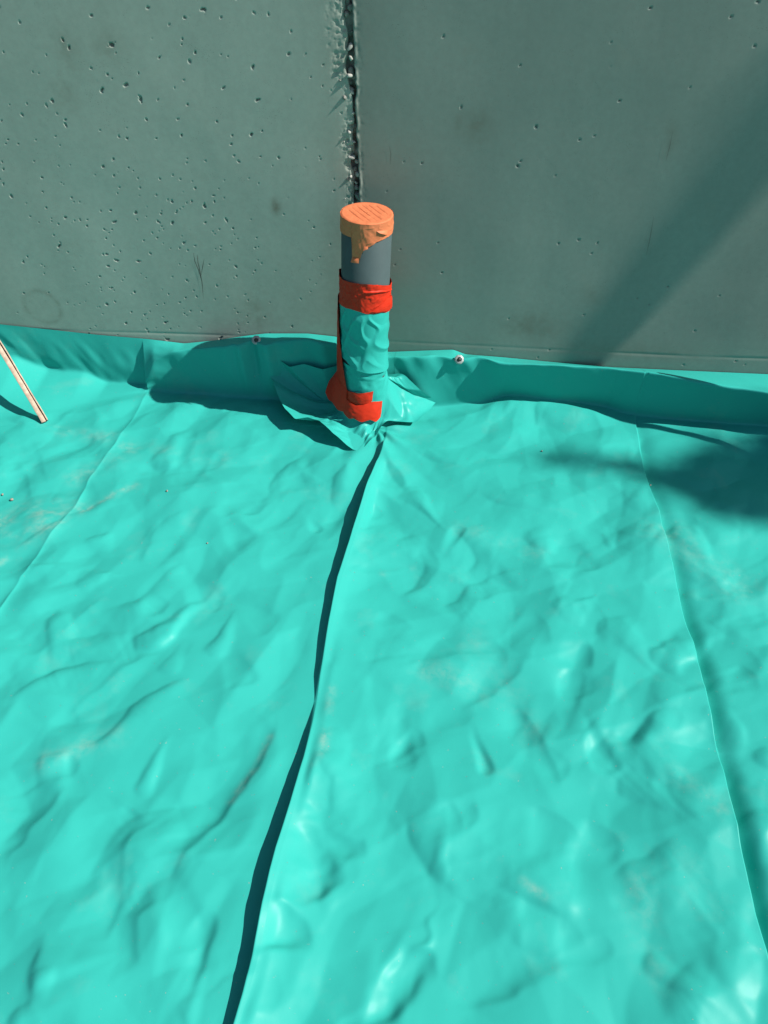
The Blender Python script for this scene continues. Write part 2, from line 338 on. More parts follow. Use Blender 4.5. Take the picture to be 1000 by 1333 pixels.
dx = 0.003
cols = np.concatenate([[-3.2, -2.6, -2.1, -1.8, -1.6], np.arange(-1.45, 0.95, dx), [1.05, 1.2, 1.5, 1.9, 2.4, 3.0]])
for f_ in (nomL, nomC, nomR):
    cols = cols[np.abs(cols-f_) > 0.0045]
    cols = np.concatenate([cols, f_+np.array([-0.0045, -0.0016, 0.0, 0.0016, 0.0045])])
cols = np.sort(cols); nu = len(cols)
v = np.concatenate([[-1.9, -1.3, -0.8, -0.4, -0.1], np.arange(0.06, 1.0, 0.0024)]); v = np.concatenate([v, np.linspace(1.0, 1.6, 240)[1:]])
# rows below 1.0 keep their y; the rest are spread up to the crease
def crease_y(x): return np.minimum(blur1(np.interp(x, crease[:, 0], crease[:, 1]), 4), wall_y(x)-0.022)
yc = crease_y(cols)
ng = len(v); Yg = np.where(v[:, None] <= 1.0, v[:, None], 1.0+(v[:, None]-1.0)/0.6*(yc[None, :]-1.0))
dL = np.interp(Yg, LY, LX)-nomL; dC = np.interp(Yg, CY, CX)-nomC; dR = np.interp(Yg, RY, RX)-nomR
Xn = np.broadcast_to(cols[None, :], Yg.shape)
def warp(xn, l, c, r):
    out = np.where(xn < nomL, l*np.clip((xn+1.6)/(nomL+1.6), 0, 1), 0)
    out = np.where((xn >= nomL) & (xn < nomC), l+(c-l)*(xn-nomL)/(nomC-nomL), out)
    out = np.where((xn >= nomC) & (xn < nomR), c+(r-c)*(xn-nomC)/(nomR-nomC), out)
    return np.where(xn >= nomR, r*np.clip((1.5-xn)/(1.5-nomR), 0, 1), out)
Xg = Xn+warp(Xn, dL, dC, dR)

# wrinkles: slopes seen as darker streaks, summed up along the light's direction into heights
hx = np.arange(-1.5, 1.1, 0.003); hy = np.arange(0.05, 1.72, 0.003); HX, HY = np.meshgrid(hx, hy)
slope = np.zeros_like(HX)
STROKES = [  # (pixels along the streak), width px, strength
 ([(350,650),(370,610),(400,590)],12,.8), ([(280,680),(360,650)],14,.35), ([(212,595),(210,620)],12,.35),
 ([(175,632),(112,665),(50,700),(0,733)],8,.5), ([(74,640),(70,655)],7,.5), ([(107,707),(150,692)],8,.35),
 ([(135,772),(112,790),(88,812),(77,835)],13,.5), ([(125,792),(185,782),(225,740),(250,730)],10,.55), ([(185,805),(225,785)],9,.5),
 ([(180,735),(185,712),(207,680)],13,.4), ([(0,760),(37,745),(115,735)],10,.3), ([(175,825),(200,850)],22,.4),
 ([(0,925),(70,875),(160,860)],8,.7), ([(80,945),(100,910),(165,860),(215,850)],16,.4), ([(100,975),(145,955),(180,920),(255,875)],9,.8),
 ([(45,990),(70,986),(92,978)],13,.35), ([(90,980),(94,1000),(95,1015)],15,.45), ([(0,1140),(30,1080),(75,1025),(90,1010)],22,.65), ([(205,1045),(195,1070),(160,1100),(145,1160),(130,1240)],18,.55),
 ([(360,920),(350,965),(300,1040),(235,1120),(215,1170)],15,.95), ([(215,1170),(175,1195),(172,1235),(185,1260)],11,.7),
 ([(55,1220),(47,1262),(46,1300)],15,.7), ([(48,1298),(30,1314),(5,1324)],12,.35), ([(210,1240),(280,1200)],20,.3), ([(185,1280),(280,1260)],14,.3), ([(75,840),(175,820)],12,.3),
 ([(442,1007),(435,1062)],15,.5), ([(468,1082),(455,1127)],20,.55), ([(357,1173),(413,1166),(455,1160)],18,.4), ([(357,1176),(390,1218),(400,1245)],24,.5), ([(360,1260),(345,1330)],16,.35),
 ([(410,985),(430,1010),(440,1030)],10,.5),
 ([(500,870),(590,850),(675,845)],11,.3), ([(590,925),(635,895),(695,850)],13,.55), ([(760,830),(770,875)],14,.75), ([(840,840),(890,880)],25,.4),
 ([(665,895),(675,920),(700,965),(735,1040)],15,.6), ([(705,975),(715,930)],6,.5), ([(745,975),(790,930)],6,.5), ([(750,1020),(800,975),(900,925)],22,.45),
 ([(535,945),(555,970)],15,.4), ([(620,1005),(645,1000)],12,.5), ([(580,1035),(590,1062),(606,1095)],13,.6), ([(606,1092),(614,1070),(620,1045)],13,.55), ([(525,1050),(550,1095),(580,1145),(570,1180)],22,.6),
 ([(630,1140),(710,1170),(760,1200)],18,.45), ([(685,1045),(760,1090)],15,.35), ([(780,1145),(860,1120),(900,1090)],20,.4), ([(865,995),(880,1040),(915,1080)],13,.45),
 ([(825,1000),(810,1040)],20,.4), ([(575,1300),(650,1290),(740,1240)],16,.4), ([(530,1225),(570,1280)],28,.55), ([(780,1210),(795,1250)],14,.35),
 ([(850,1290),(880,1290),(915,1250)],12,.5), ([(860,1240),(845,1275)],15,.5), ([(880,1160),(930,1220)],10,.3), ([(480,1280),(500,1300),(530,1320)],34,.12), ([(1000,970),(985,1000)],15,.5),
 ([(500,600),(530,635)],10,.7), ([(620,635),(650,655),(740,675)],8,.35), ([(585,685),(625,720),(600,750)],11,.5), ([(550,700),(565,740),(520,770)],11,.5),
 ([(690,740),(625,755),(585,785)],10,.4), ([(675,695),(725,725)],12,.45), ([(785,690),(800,715)],12,.4), ([(702,522),(700,556)],9,.9), ([(830,700),(860,685)],9,.3), ([(940,750),(950,780)],20,.4),
 ([(498,591),(516,620),(534,641)],8,.7), ([(526,576),(568,596),(620,610)],10,.35), ([(435,664),(441,628),(459,602)],15,.6), ([(404,692),(422,685)],6,.5),
 ([(454,745),(495,740),(542,732)],7,.35), ([(513,776),(542,760),(560,740),(547,716)],10,.6), ([(578,789),(604,776),(610,752)],10,.5), ([(513,711),(555,695)],10,.3), ([(586,685),(610,695)],10,.4),
 ([(490,794),(542,820)],10,.3), ([(456,867),(568,851)],9,.25), ([(770,780),(790,830)],16,.4), ([(690,790),(720,850)],16,.35), ([(640,830),(660,870)],14,.3),
 ([(20,600),(36,650)],14,.4), ([(90,560),(130,575)],10,.35), ([(250,620),(300,600)],12,.3), ([(300,720),(340,700)],14,.3), ([(250,800),(300,770)],14,.35), ([(330,830),(370,800)],14,.3), ([(290,900),(340,880)],14,.3),
 ([(960,860),(985,900)],18,.4), ([(955,1060),(975,1100)],18,.35), ([(0,545),(40,556),(70,560)],10,.5), ([(30,600),(85,545)],12,-.35)]
def smooth_line(p, n=6):
    p = np.asarray(p, float); q = np.concatenate([[2*p[0]-p[1]], p, [2*p[-1]-p[-2]]]); out = []
    for i in range(1, len(q)-2):
        for t in np.linspace(0, 1, n, endpoint=False):
            out.append(0.5*((2*q[i])+(-q[i-1]+q[i+1])*t+(2*q[i-1]-5*q[i]+4*q[i+1]-q[i+2])*t*t+(-q[i-1]+3*q[i]-3*q[i+1]+q[i+2])*t**3))
    return np.array(out+[q[-2]])
Hh = np.zeros_like(HX)
rs_ = np.random.default_rng(5)
for _ in range(120):                                             # lesser folds between the marked ones
    x0, y0 = rs_.uniform(20, 980), rs_.uniform(600, 1320); a = rs_.uniform(-0.3, 1.9) if x0 < 430 else rs_.uniform(-1.3, 1.6); l_ = rs_.uniform(30, 90)
    STROKES.append(([(x0, y0), (x0+l_*.5*math.cos(a)+rs_.uniform(-9, 9), y0-l_*.5*math.sin(a)), (x0+l_*math.cos(a), y0-l_*math.sin(a))], rs_.uniform(6, 20), rs_.uniform(.12, .34)))
for pts, wpx, s in STROKES:
    wp = np.array([on_z(a, b) for a, b in pts]); sc = np.linalg.norm(wp.mean(0)-CAM)/F; w_ = max(wpx*0.5*sc*1.55, 0.005)
    pl = smooth_line(wp[:, :2]); lo = pl.min(0)-6*w_; hi = pl.max(0)+6*w_
    ix = np.searchsorted(hx, [lo[0], hi[0]]); iy = np.searchsorted(hy, [lo[1], hi[1]])
    A, Bq = HX[iy[0]:iy[1], ix[0]:ix[1]], HY[iy[0]:iy[1], ix[0]:ix[1]]
    if A.size == 0: continue
    wob = 0.5*w_*fbm(A*22, Bq*22, 91, 2); A = A+wob; Bq = Bq-wob
    best = np.full(A.shape, 1e9); sd = np.zeros(A.shape); tt = np.zeros(A.shape); nx_ = np.zeros(A.shape); seg = np.diff(pl, axis=0); cl = np.concatenate([[0], np.cumsum(np.hypot(seg[:, 0], seg[:, 1]))])
    for i in range(len(seg)):
        ax_, ay_ = pl[i]; ddx, ddy = seg[i]; L = math.hypot(ddx, ddy)+1e-9; ux, uy = ddx/L, ddy/L
        t = np.clip((A-ax_)*ux+(Bq-ay_)*uy, 0, L); dd = np.hypot(A-ax_-t*ux, Bq-ay_-t*uy); n1 = uy if abs(uy) > 1e-6 else 1e-6
        sg = 1.0 if pl[-1, 1] >= pl[0, 1] else -1.0               # the normal that points to +x
        pd_ = sg*((A-ax_)*uy-(Bq-ay_)*ux); k = dd < best
        best = np.where(k, dd, best); sd = np.where(k, pd_, sd); tt = np.where(k, (cl[i]+t)/cl[-1], tt); nx_ = np.where(k, abs(uy), nx_)
    tp = sm(0, 0.5, tt)*sm(1, 0.55, tt); we = w_*(0.4+0.75*tp); u_ = np.clip(sd/we, -9, 9); fl = 1.0 if (len(pts)*7+int(wpx)+int(pts[0][0])) % 2 else -1.0; v_ = np.maximum(u_*fl+0.7, 0); prof = fl*(1-np.exp(-1.15*v_))*np.exp(-(np.maximum(v_-0.7, 0)/3.4)**2)
    Hh[iy[0]:iy[1], ix[0]:ix[1]] += 0.58*s*w_*prof/np.maximum(nx_, 0.52)*(0.4+0.75*tp)*sm(0, 0.25, tt)*sm(1, 0.75, tt)
def soft(a, n):
    k = np.hanning(2*n+3)[1:-1]; k /= k.sum()
    a = np.apply_along_axis(lambda r_: np.convolve(np.pad(r_, n, 'edge'), k, 'valid'), 1, a); return np.apply_along_axis(lambda r_: np.convolve(np.pad(r_, n, 'edge'), k, 'valid'), 0, a)
Hh = soft(Hh, 1)
# soft random buckling between the marked folds
qx = HX+0.05*fbm(HX*4, HY*4, 101, 2); qy = HY+0.05*fbm(HX*4, HY*4, 104, 2)
rid = 1-np.abs(fbm(qx*6.5+qy*2.2, qy*5.5-qx*2.0, 107, 2))*2.2
rid2 = 1-np.abs(fbm(qx*11-qy*3+3, qy*9+qx*4, 117, 1))*2.2; rid3 = 1-np.abs(fbm(qx*5-qy*3.5+8, qy*6+qx*1.5, 119, 1))*2.2
fx_ = HX+0.045*fbm(HX*5, HY*5, 161, 2); fy_ = HY+0.045*fbm(HX*5+9, HY*5, 163, 2)
lx, ly = fx_*0.80+fy_*0.60, -fx_*0.60+fy_*0.80
Hh += soft(0.0030*rid*(0.55+0.45*noise2(HX*3, HY*3, 109))-0.0034*rid3*(0.6+0.4*noise2(HX*2.5+5, HY*2.5, 110))+0.0026*rid2*(0.5+0.5*noise2(HX*4, HY*4+7, 112)), 2)
Hh += soft(0.0072*facet(lx*7.5, ly*11, 171)+0.0042*facet(lx*15+3, ly*21, 173)*(0.5+0.5*noise2(HX*5, HY*5+3, 175))+0.0050*facet(fx_*8+.4, fy_*7, 177), 1)
Hh += 0.0010*fbm(qx*14+qy*4, qy*12, 111, 2)+0.006*fbm(HX*3.2, HY*3.2, 113, 2)
def sample(A, X, Y):
    fx = np.clip((X-hx[0])/0.003, 0, len(hx)-1.001); fy = np.clip((Y-hy[0])/0.003, 0, len(hy)-1.001); i = fx.astype(int); j = fy.astype(int); fx = fx-i; fy = fy-j
    return (A[j, i]*(1-fx)+A[j, i+1]*fx)*(1-fy)+(A[j+1, i]*(1-fx)+A[j+1, i+1]*fx)*fy
Zg = sample(Hh, Xg, Yg)
dcr = Xn-nomC; Zg = Zg*(1-0.7*np.where(dcr < 0, sm(-0.07, -0.02, dcr), sm(0.022, 0.004, dcr))*sm(1.5, 1.35, Yg))
# the three folds
d = Xn-nomC
hC = np.interp(Yg, [0.0, 0.23, 0.33, 0.42, 0.55, 0.66, 0.72, 0.77, 0.86, 1.05, 1.22, 1.36, 1.45, 1.52, 1.6], [.014, .016, .024, .027, .021, .012, .003, .011, .017, .023, .031, .022, .005, .000, 0])
Zg += np.where(d >= -0.0017, hC*np.exp(-np.maximum(d, 0)/0.034), 0.0)
Xlean = np.where(np.abs(d) <= 0.0017, -0.004, 0.0)*sm(0.01, 0.03, hC)
d = Xn-nomR
hR = np.interp(Yg, [0.0, 0.5, 0.66, 0.70, 0.76, 0.95, 1.1, 1.25, 1.35, 1.5, 1.63], [.014, .015, .012, .003, .012, .012, .008, .006, .006, .003, .003])
Zg += np.where(d <= 0.0, 0.6*hR*sm(-0.16, -0.04, d), -1.6*hR*np.exp(-((d-0.0016)/0.023)**2))
d = Xn-nomL
hLf = 0.0050*(0.45+0.75*np.abs(noise2(Yg*16, Yg*0, 121)))
Zg += np.where(d >= -0.0001, hLf*np.exp(-np.maximum(d, 0)/0.007), hLf*np.exp(d/0.011))
# radiating pulls from the pipe
cx_, cy_ = -0.215, 1.50; ang = np.arctan2(Yg-cy_, Xg-cx_); rr = np.hypot(Xg-cx_, Yg-cy_)
Zg += 0.007*np.sin(ang*9+1.2*noise2(ang*2, ang*0, 130))*np.exp(-rr/0.12)*sm(0.0, 0.05, rr)
cz = blur1(np.interp(cols, crease[:, 0], crease[:, 2]), 4)
fade = sm(0.0, 0.05, yc[None, :]-Yg)
Zg = Zg*(0.25+0.75*fade)+cz[None, :]*sm(0.10, 0.0, yc[None, :]-Yg)+0.022*sm(-0.95, -1.25, Xg)*sm(1.2, 1.6, Yg)
# dust and scuffs
D = np.zeros_like(Zg)
DUST = [([(0,680),(40,670),(80,665)],40,.55), ([(175,632),(112,665),(50,700),(0,733)],9,.6), ([(0,700),(60,690)],30,.45), ([(100,620),(150,600)],22,.25), ([(60,560),(140,570),(180,590)],16,.3),
 ([(212,590),(290,600)],20,.2), ([(432,900),(420,990),(410,1000)],9,.55), ([(300,1040),(330,1005),(352,960)],8,.5), ([(150,960),(60,990)],22,.3), ([(680,1150),(710,1170)],9,.4), ([(830,1150),(850,1270)],30,.2),
 ([(880,1010),(930,1060)],22,.22), ([(500,745),(540,735)],8,.3), ([(600,690),(700,720)],22,.16), ([(860,690),(960,760)],40,.25), ([(560,870),(620,900)],30,.2), ([(200,1150),(240,1120)],10,.3), ([(620,830),(700,960)],30,.14)]
for pts, wpx, s in DUST:
    wp = np.array([on_z(a, b) for a, b in pts]); sc = np.linalg.norm(wp.mean(0)-CAM)/F; w_ = wpx*0.6*sc
    d_, t_ = poly_dist(Xg, Yg, wp[:, :2]); D = np.maximum(D, 0.7*s*np.exp(-(d_/w_)**2)*np.clip(0.55+0.9*fbm(Xg*25, Yg*25, 141, 3), 0, 1.3))
Pg = np.stack([Xg+Xlean, Yg, Zg], -1)

# upstand rows
nf1, nf2 = 26, 26
xf = Xg[-1]; zb = Zg[-1]
ky = np.interp(xf, knee[:, 0], knee[:, 1]); kz = np.interp(xf, knee[:, 0], knee[:, 2]); ty = np.interp(xf, topc[:, 0], topc[:, 1]); tz = np.interp(xf, topc[:, 0], topc[:, 2])
ky, kz, ty, tz = [blur1(a, 3) for a in (ky, kz, ty, tz)]
rows = []
for t in np.linspace(0, 1, nf1+1)[1:]:
    rows.append(np.stack([xf, yc+(ky-yc)*t, zb+(kz-zb)*t], -1))
for t in np.linspace(0, 1, nf2+1)[1:]:
    rows.append(np.stack([xf, ky+(ty-ky)*t, kz+(tz-kz)*t], -1))
Pf = np.stack(rows, 0)
for _ in range(5):                                              # round the crease and the knee a little
    full = np.concatenate([Pg[-6:], Pf], 0); q = full.copy(); q[1:-1] = 0.25*full[:-2]+0.5*full[1:-1]+0.25*full[2:]; Pg[-5:] = q[1:6]; Pf = q[6:]
T = np.linspace(0, 1, Pf.shape[0])[:, None]; XF = Pf[..., 0]; env = np.sin(math.pi*np.clip(T, 0, 1))
left = sm(-0.5, -0.7, XF)
bul = 0.006*fbm(XF*9, T*2.2, 151, 3)+0.004*fbm(XF*22+T*3, T*2.5, 153, 2)
dl = np.broadcast_to((cols-nomL)[None, :], XF.shape)
bul = bul+np.where(dl >= -0.0001, 0.012*np.exp(-np.maximum(dl, 0)/0.10), -0.002*np.exp(dl/0.03))*sm(0, .12, T)*sm(1.0, .85, T)
for (px, w_, a) in ((318, .012, .012), (333, .010, -.012), (352, .016, .014), (300, .02, .006), (420, .02, .008), (545, .03, .006), (620, .04, -.006)):
    xx = on_y(px, 460, YW)[0]; bul += a*np.exp(-((XF-xx-0.02*(1-T))/w_)**2)
xr = on_y(828, 500, YW)[0]; bul += np.where(XF < xr, .004*np.exp((XF-xr)/.02), 0)
Pf[..., 1] -= bul*env*np.where(XF > 0.1, 0.5, 1.0); Pf[..., 1] = np.minimum(Pf[..., 1], wall_y(XF)-0.0015)
P = np.concatenate([Pg, Pf], 0); D = np.concatenate([D, np.zeros(Pf.shape[:2])], 0)
sheet = grid('plastic_sheet', P, M_sheet, attrs={'dust': D})
tag(sheet, 'creased teal plastic sheet covering the ground and turned up against the wall', 'plastic sheet')

# ------------------------------------------------------------------ pipe wrapped in sheet and tape
B = np.array([-0.26, 1.559, 0.0]); TP = np.array([-0.231, 1.559, 0.52]); AX = (TP-B)/np.linalg.norm(TP-B); LEN = float(np.linalg.norm(TP-B))
ex = np.array([1, 0, 0])-AX[0]*AX; ex /= np.linalg.norm(ex); ey = np.cross(AX, ex)
pipe = empty('wrapped_pipe'); pipe.matrix_world = Matrix(((ex[0], ey[0], AX[0], B[0]), (ex[1], ey[1], AX[1], B[1]), (ex[2], ey[2], AX[2], B[2]), (0, 0, 0, 1)))
tag(pipe, 'upright grey pipe with orange taped end and red taped teal sleeve', 'pipe')
R0 = 0.0535
def loc(p): p = np.asarray(p)-B; return np.stack([p@ex, p@ey, p@AX], -1)
def on_pipe(px, py, r):
    d = ray(px, py); o_ = loc(CAM); dl_ = np.array([d@ex, d@ey, d@AX]); a = dl_[0]**2+dl_[1]**2; b_ = o_[0]*dl_[0]+o_[1]*dl_[1]; c = o_[0]**2+o_[1]**2-r*r
    disc = max(b_*b_-a*c, 0.0); t = (-b_-math.sqrt(disc))/a; p = o_+t*dl_; return math.degrees(math.atan2(p[0], -p[1])), p[2]
def cyl(phi, r, z): return np.stack([r*np.sin(phi), -r*np.cos(phi), z+0*phi], -1)
phi = np.linspace(-math.pi, math.pi, 160, endpoint=False)
# grey tube, hollow wall folded in at the top
zz = [0.0, LEN-0.004, LEN-0.003, LEN-0.003]; rrr = [R0, R0, R0-0.001, R0-0.004]
grid('tube', np.stack([cyl(phi, r, z) for r, z in zip(rrr, zz)], 0), M_grey, pipe, closed=True)

def band(name, top, bot, r, mat, seed, nz=26, amp=0.0008, phis=None, closed=True, parent=pipe, lip=0.0):
    ph = np.linspace(-math.pi, math.pi, 220, endpoint=False) if phis is None else np.radians(np.linspace(phis[0], phis[1], 90))
    pd = np.degrees(ph); zt = np.interp(pd, [a for a, _ in top], [b_ for _, b_ in top]); zb_ = np.interp(pd, [a for a, _ in bot], [b_ for _, b_ in bot])
    t = np.linspace(0, 1, nz)[:, None]; Z = zb_*(1-t)+zt*t; Ph = np.broadcast_to(ph, Z.shape)
    q = r+amp*(fbm(np.sin(Ph)*6+np.cos(Ph)*3+Z*30, Z*70, seed, 3)+0.8*np.maximum(1-np.abs(fbm(Ph*2.5+Z*25, Z*60-Ph*1.2, seed+5, 2))*7, 0))
    q = q+lip*(1-t)**6
    return grid(name, np.stack([q*np.sin(Ph), -q*np.cos(Ph), Z], -1), mat, parent, closed=closed)
# orange taped end: side wrap with a torn tail, grooved face on top
ot = [(-180, LEN), (180, LEN)]
ob = [(-180, .487), (-60, .486), (-36, .4885), (-27, .489), (-24.5, .440), (-22, .4375), (-8, .4415), (-6, .446), (-3, .457), (4, .4695), (12, .473), (31, .4835), (57, .487), (79, .4865), (180, .487)]
cap = band('orange_tape_wrap', ot, ob, R0+0.0018, M_orange, 201, 30, 0.0009)
# turned-over ragged lip of the tape tail and a small blister
def patch(name, upper, lower, mat, parent, n=24, k=12, bulge=0.0, seed=0):
    U = np.array(upper, float); L = np.array(lower, float)
    def rs(a): s = np.linspace(0, 1, len(a)); t = np.linspace(0, 1, n); return np.stack([np.interp(t, s, a[:, i]) for i in range(a.shape[1])], -1)
    U, L = rs(U), rs(L); t = np.linspace(0, 1, k)[:, None, None]; Q = U[None]*(1-t)+L[None]*t      # columns: phi, z, r
    r = Q[..., 2]+bulge*np.sin(math.pi*np.linspace(0, 1, k))[:, None]*np.sin(math.pi*np.linspace(0, 1, n))[None]+0.0008*fbm(Q[..., 0]*0.12, Q[..., 1]*160, 300+seed, 3)
    ph = np.radians(Q[..., 0]); return grid(name, np.stack([r*np.sin(ph), -r*np.cos(ph), Q[..., 1]], -1), mat, parent)
patch('tape_tail_lip', [(-24, .4465, R0+.0035), (-8, .4480, R0+.0035)], [(-25, .437, R0+.007), (-7, .4390, R0+.0065)], M_orange, cap, 10, 5, 0.001, 1)
patch('tape_curl', [(2, .4735, R0+.0025), (10, .4755, R0+.0025)], [(1, .467, R0+.006), (11, .4715, R0+.0055)], M_orange, cap, 8, 5, 0.001, 2)
patch('tape_curl', [(28, .507, R0+.0026), (44, .505, R0+.0026), (58, .503, R0+.0026)], [(34, .503, R0+.006), (48, .497, R0+.007), (57, .4935, R0+.0030)], M_orange, cap, 14, 6, 0.001, 3)
nr, na = 40, 150
rad = np.linspace(0.02, 1, nr)[:, None]*(R0+0.0019); a_ = np.linspace(0, 2*math.pi, na, endpoint=False)[None, :]
tx, ty_ = rad*np.cos(a_), rad*np.sin(a_); g = math.radians(-52); uu = tx*math.sin(g)-ty_*math.cos(g); vv = tx*math.cos(g)+ty_*math.sin(g)
per = 0.0125; ph_ = (uu/per) % 1.0
groove = sm(0.10, 0.22, ph_)*sm(0.44, 0.26, ph_)*sm(R0*0.82, R0*0.74, np.hypot(uu, vv))*sm(-0.040, -0.034, -np.abs(uu))
tz_ = LEN+0.0012-0.0022*groove*(0.55+0.6*noise2(uu*160, vv*40+3, 213))+0.0006*fbm(tx*90, ty_*90, 211, 3)-0.0022*sm(R0-0.0015, R0+0.0019, rad)
grid('grooved_end', np.stack([tx, ty_, tz_], -1), M_orange, pipe, closed=True)

# red tape round the top of the sleeve
red = band('red_tape_band', [(-180, .378), (-110, .384), (-84, .395), (-76, .3875), (-60, .3855), (-20, .3905), (10, .392), (34, .388), (76, .372), (120, .37), (180, .378)],
           [(-180, .318), (-80, .3183), (-60, .3205), (-20, .327), (0, .324), (11, .3205), (37, .318), (87, .305), (130, .31), (180, .318)], R0+0.0040, M_red, 221, 34, 0.0015)
patch('tape_fold', [(2, .3775, R0+.0052), (40, .3740, R0+.0052), (86, .3610, R0+.0052)], [(4, .3735, R0+.0074), (40, .3705, R0+.0074), (86, .3570, R0+.0070)], M_red, red, 30, 5, 0.0008, 4)
patch('tape_fold', [(60, .348, R0+.005), (100, .338, R0+.006)], [(20, .326, R0+.0065), (100, .309, R0+.0085)], M_red, red, 26, 9, 0.0025, 5)
# teal sleeve on the pipe
ns, nz = 240, 120
ph = np.linspace(-math.pi, math.pi, ns, endpoint=False)[None, :]; t = np.linspace(0, 1, nz)[:, None]
zbot = np.interp(np.degrees(ph), [-180, -60, -37, -25, -12, 20, 67, 110, 180], [.16, .19, .1895, .181, .174, .166, .1575, .155, .16])
Z = zbot*(1-t)+0.335*t; Ph = np.broadcast_to(ph, Z.shape)
wr = fbm(np.sin(Ph)*1.8+Z*9, Z*15+np.cos(Ph)*1.6, 231, 1); wr2 = 1-np.abs(fbm(np.sin(Ph+.4)*2.0-Z*12, Z*20+np.sin(Ph)*1.3, 233, 1))*3.0
r = R0+0.0028+0.0024*wr*sm(.325, .30, Z)+0.0026*np.clip(wr2, -0.4, 1)*sm(.325, .295, Z)*sm(.16, .2, Z)+0.0045*(1-t)**8
grid('sleeve', np.stack([r*np.sin(Ph), -r*np.cos(Ph), Z], -1), M_sleeve, pipe, closed=True)
# collar: throat round the pipe running out into a loose square skirt
BND = [(569,520,.014),(559,532,.015),(543,547,.020),(520,547,.024),(506,549,.022),(496,556,.018),(484,573,.013),(466,588,.006),(451,579,.016),(433,565,.030),(416,547,.046),(401,542,.050),(384,545,.046),(371,531,.048),(361,513,.052),
       (353,493,.070),(347,474,.100),(358,463,.122),(377,476,.108),(396,472,.116),(420,480,.105),(440,478,.105),(470,478,.108),(500,484,.108),(518,486,.100),(532,494,.088),(548,506,.062),(559,514,.036)]
W = np.array([loc(on_z(a, b, c)) for a, b, c in BND]); az = np.degrees(np.arctan2(W[:, 0], -W[:, 1])); az = np.degrees(np.unwrap(np.radians(az)))
W = np.concatenate([W, W[:1]]); az = np.append(az, az[0]-360.0)
for i in range(1, len(az)): az[i] = min(az[i], az[i-1]-0.5)
nb = 400; s_ = np.linspace(0, len(W)-1, nb, endpoint=False); idx = np.arange(len(W))
OB = np.stack([np.interp(s_, idx, W[:, i]) for i in range(3)], -1); pa = np.radians(np.interp(s_, idx, az))
kk = np.hanning(9)[1:-1]**3; kk /= kk.sum()
OB = np.stack([np.convolve(np.concatenate([OB[-3:, i], OB[:, i], OB[:3, i]]), kk, 'valid') for i in range(3)], -1)
rows = []; pd = ((np.degrees(pa)+180) % 360)-180
wr_ = np.exp(-((pd-108)/48.0)**2); zin = 0.032+0.080*wr_
for k in np.linspace(0, 1, 40):
    z = 0.178+(zin-0.178)*k
    q = R0+0.0022+0.0022*fbm(np.sin(pa)*2.6+z*16, z*40+np.cos(pa)*2, 241, 2)+0.005*sm(.028, 0, z-zin)+0.0024*np.exp(-((z-.152+.00025*pd)/.004)**2)*np.sin(pa*3+1)
    rows.append(np.stack([q*np.sin(pa), -q*np.cos(pa), z], -1))
base_in = rows[-1]
side_l = sm(30, 110, -pd)
for t in np.linspace(0, 1, 70)[1:]:
    e = t**1.25; c = base_in*(1-e)+OB*e
    hz = zin*(1-t)**(2.6-1.5*wr_)+OB[:, 2]*t**(1.7-0.5*wr_)
    hz = hz-0.022*side_l*np.sin(math.pi*t)**1.0*0.4
    rip = (0.0060+0.0030*wr_)*np.sin(pa*7+2.5*noise2(pa*1.5, pa*0+t, 251))*np.sin(math.pi*min(t, 0.75)/1.0)+0.0050*fbm(np.sin(pa)*4+t*3, np.cos(pa)*4-t*2, 253, 3)*math.sin(math.pi*t*0.9)
    c = c.copy(); c[:, 2] = np.maximum(hz+rip, 0.006+0.002*t); rows.append(c)
grid('collar', np.stack(rows, 0), M_sleeve, pipe, closed=True)
# red tape: seam strip up the shaded side, patches at the foot
seam = patch('red_seam_strip', [(-118, .33, R0+.0078), (-100, .33, R0+.0082), (-80, .330, R0+.0080)], [(-118, .100, R0+.0098), (-75, .100, R0+.0105), (-29, .100, R0+.0086)], M_red, pipe, 40, 50, 0.0015, 6)
def world_patch(name, up_, lo_, mat, parent, n=30, k=16, seed=0, amp=0.0015):
    U = np.array([loc(on_z(*p)) for p in up_]); L = np.array([loc(on_z(*p)) for p in lo_])
    def rs(a): s = np.linspace(0, 1, len(a)); t = np.linspace(0, 1, n); return np.stack([np.interp(t, s, a[:, i]) for i in range(3)], -1)
    U, L = rs(U), rs(L); t = np.linspace(0, 1, k)[:, None, None]; Q = U[None]*(1-t)+L[None]*t
    Q = Q+(np.array([0.2, -0.75, 0.6])*(amp*fbm(Q[..., 0]*90, Q[..., 2]*140, 400+seed, 3)+amp*0.9*np.maximum(1-np.abs(fbm(Q[..., 0]*50+Q[..., 2]*40, Q[..., 2]*50, 410+seed, 2))*6, 0))[..., None])
    return grid(name, Q, mat, parent)
patch('red_foot_tape', [(-118, .125, R0+.0100), (-75, .125, R0+.0108), (-31, .112, R0+.0090)], [(-98, .085, R0+.034), (-84, .066, R0+.040), (-72, .058, R0+.033), (-60, .062, R0+.028), (-45, .048, R0+.023), (-29, .050, R0+.016)], M_red, pipe, 40, 24, 0.002, 8)
patch('red_foot_tape', [(-34, .108, R0+.0078), (0, .110, R0+.0080), (31, .114, R0+.0072)], [(-34, .072, R0+.0090), (0, .076, R0+.0094), (24, .078, R0+.0086), (29, .087, R0+.0076)], M_red, pipe, 34, 16, 0.002, 7)
patch('red_foot_tape', [(-33, .086, R0+.0110), (-8, .076, R0+.0120), (30, .085, R0+.0095), (58, .074, R0+.0080)], [(-33, .047, R0+.019), (-18, .038, R0+.022), (-10, .043, R0+.021), (6, .036, R0+.023), (22, .040, R0+.020), (34, .030, R0+.021), (49, .034, R0+.014)], M_red, pipe, 34, 20, 0.002, 9)
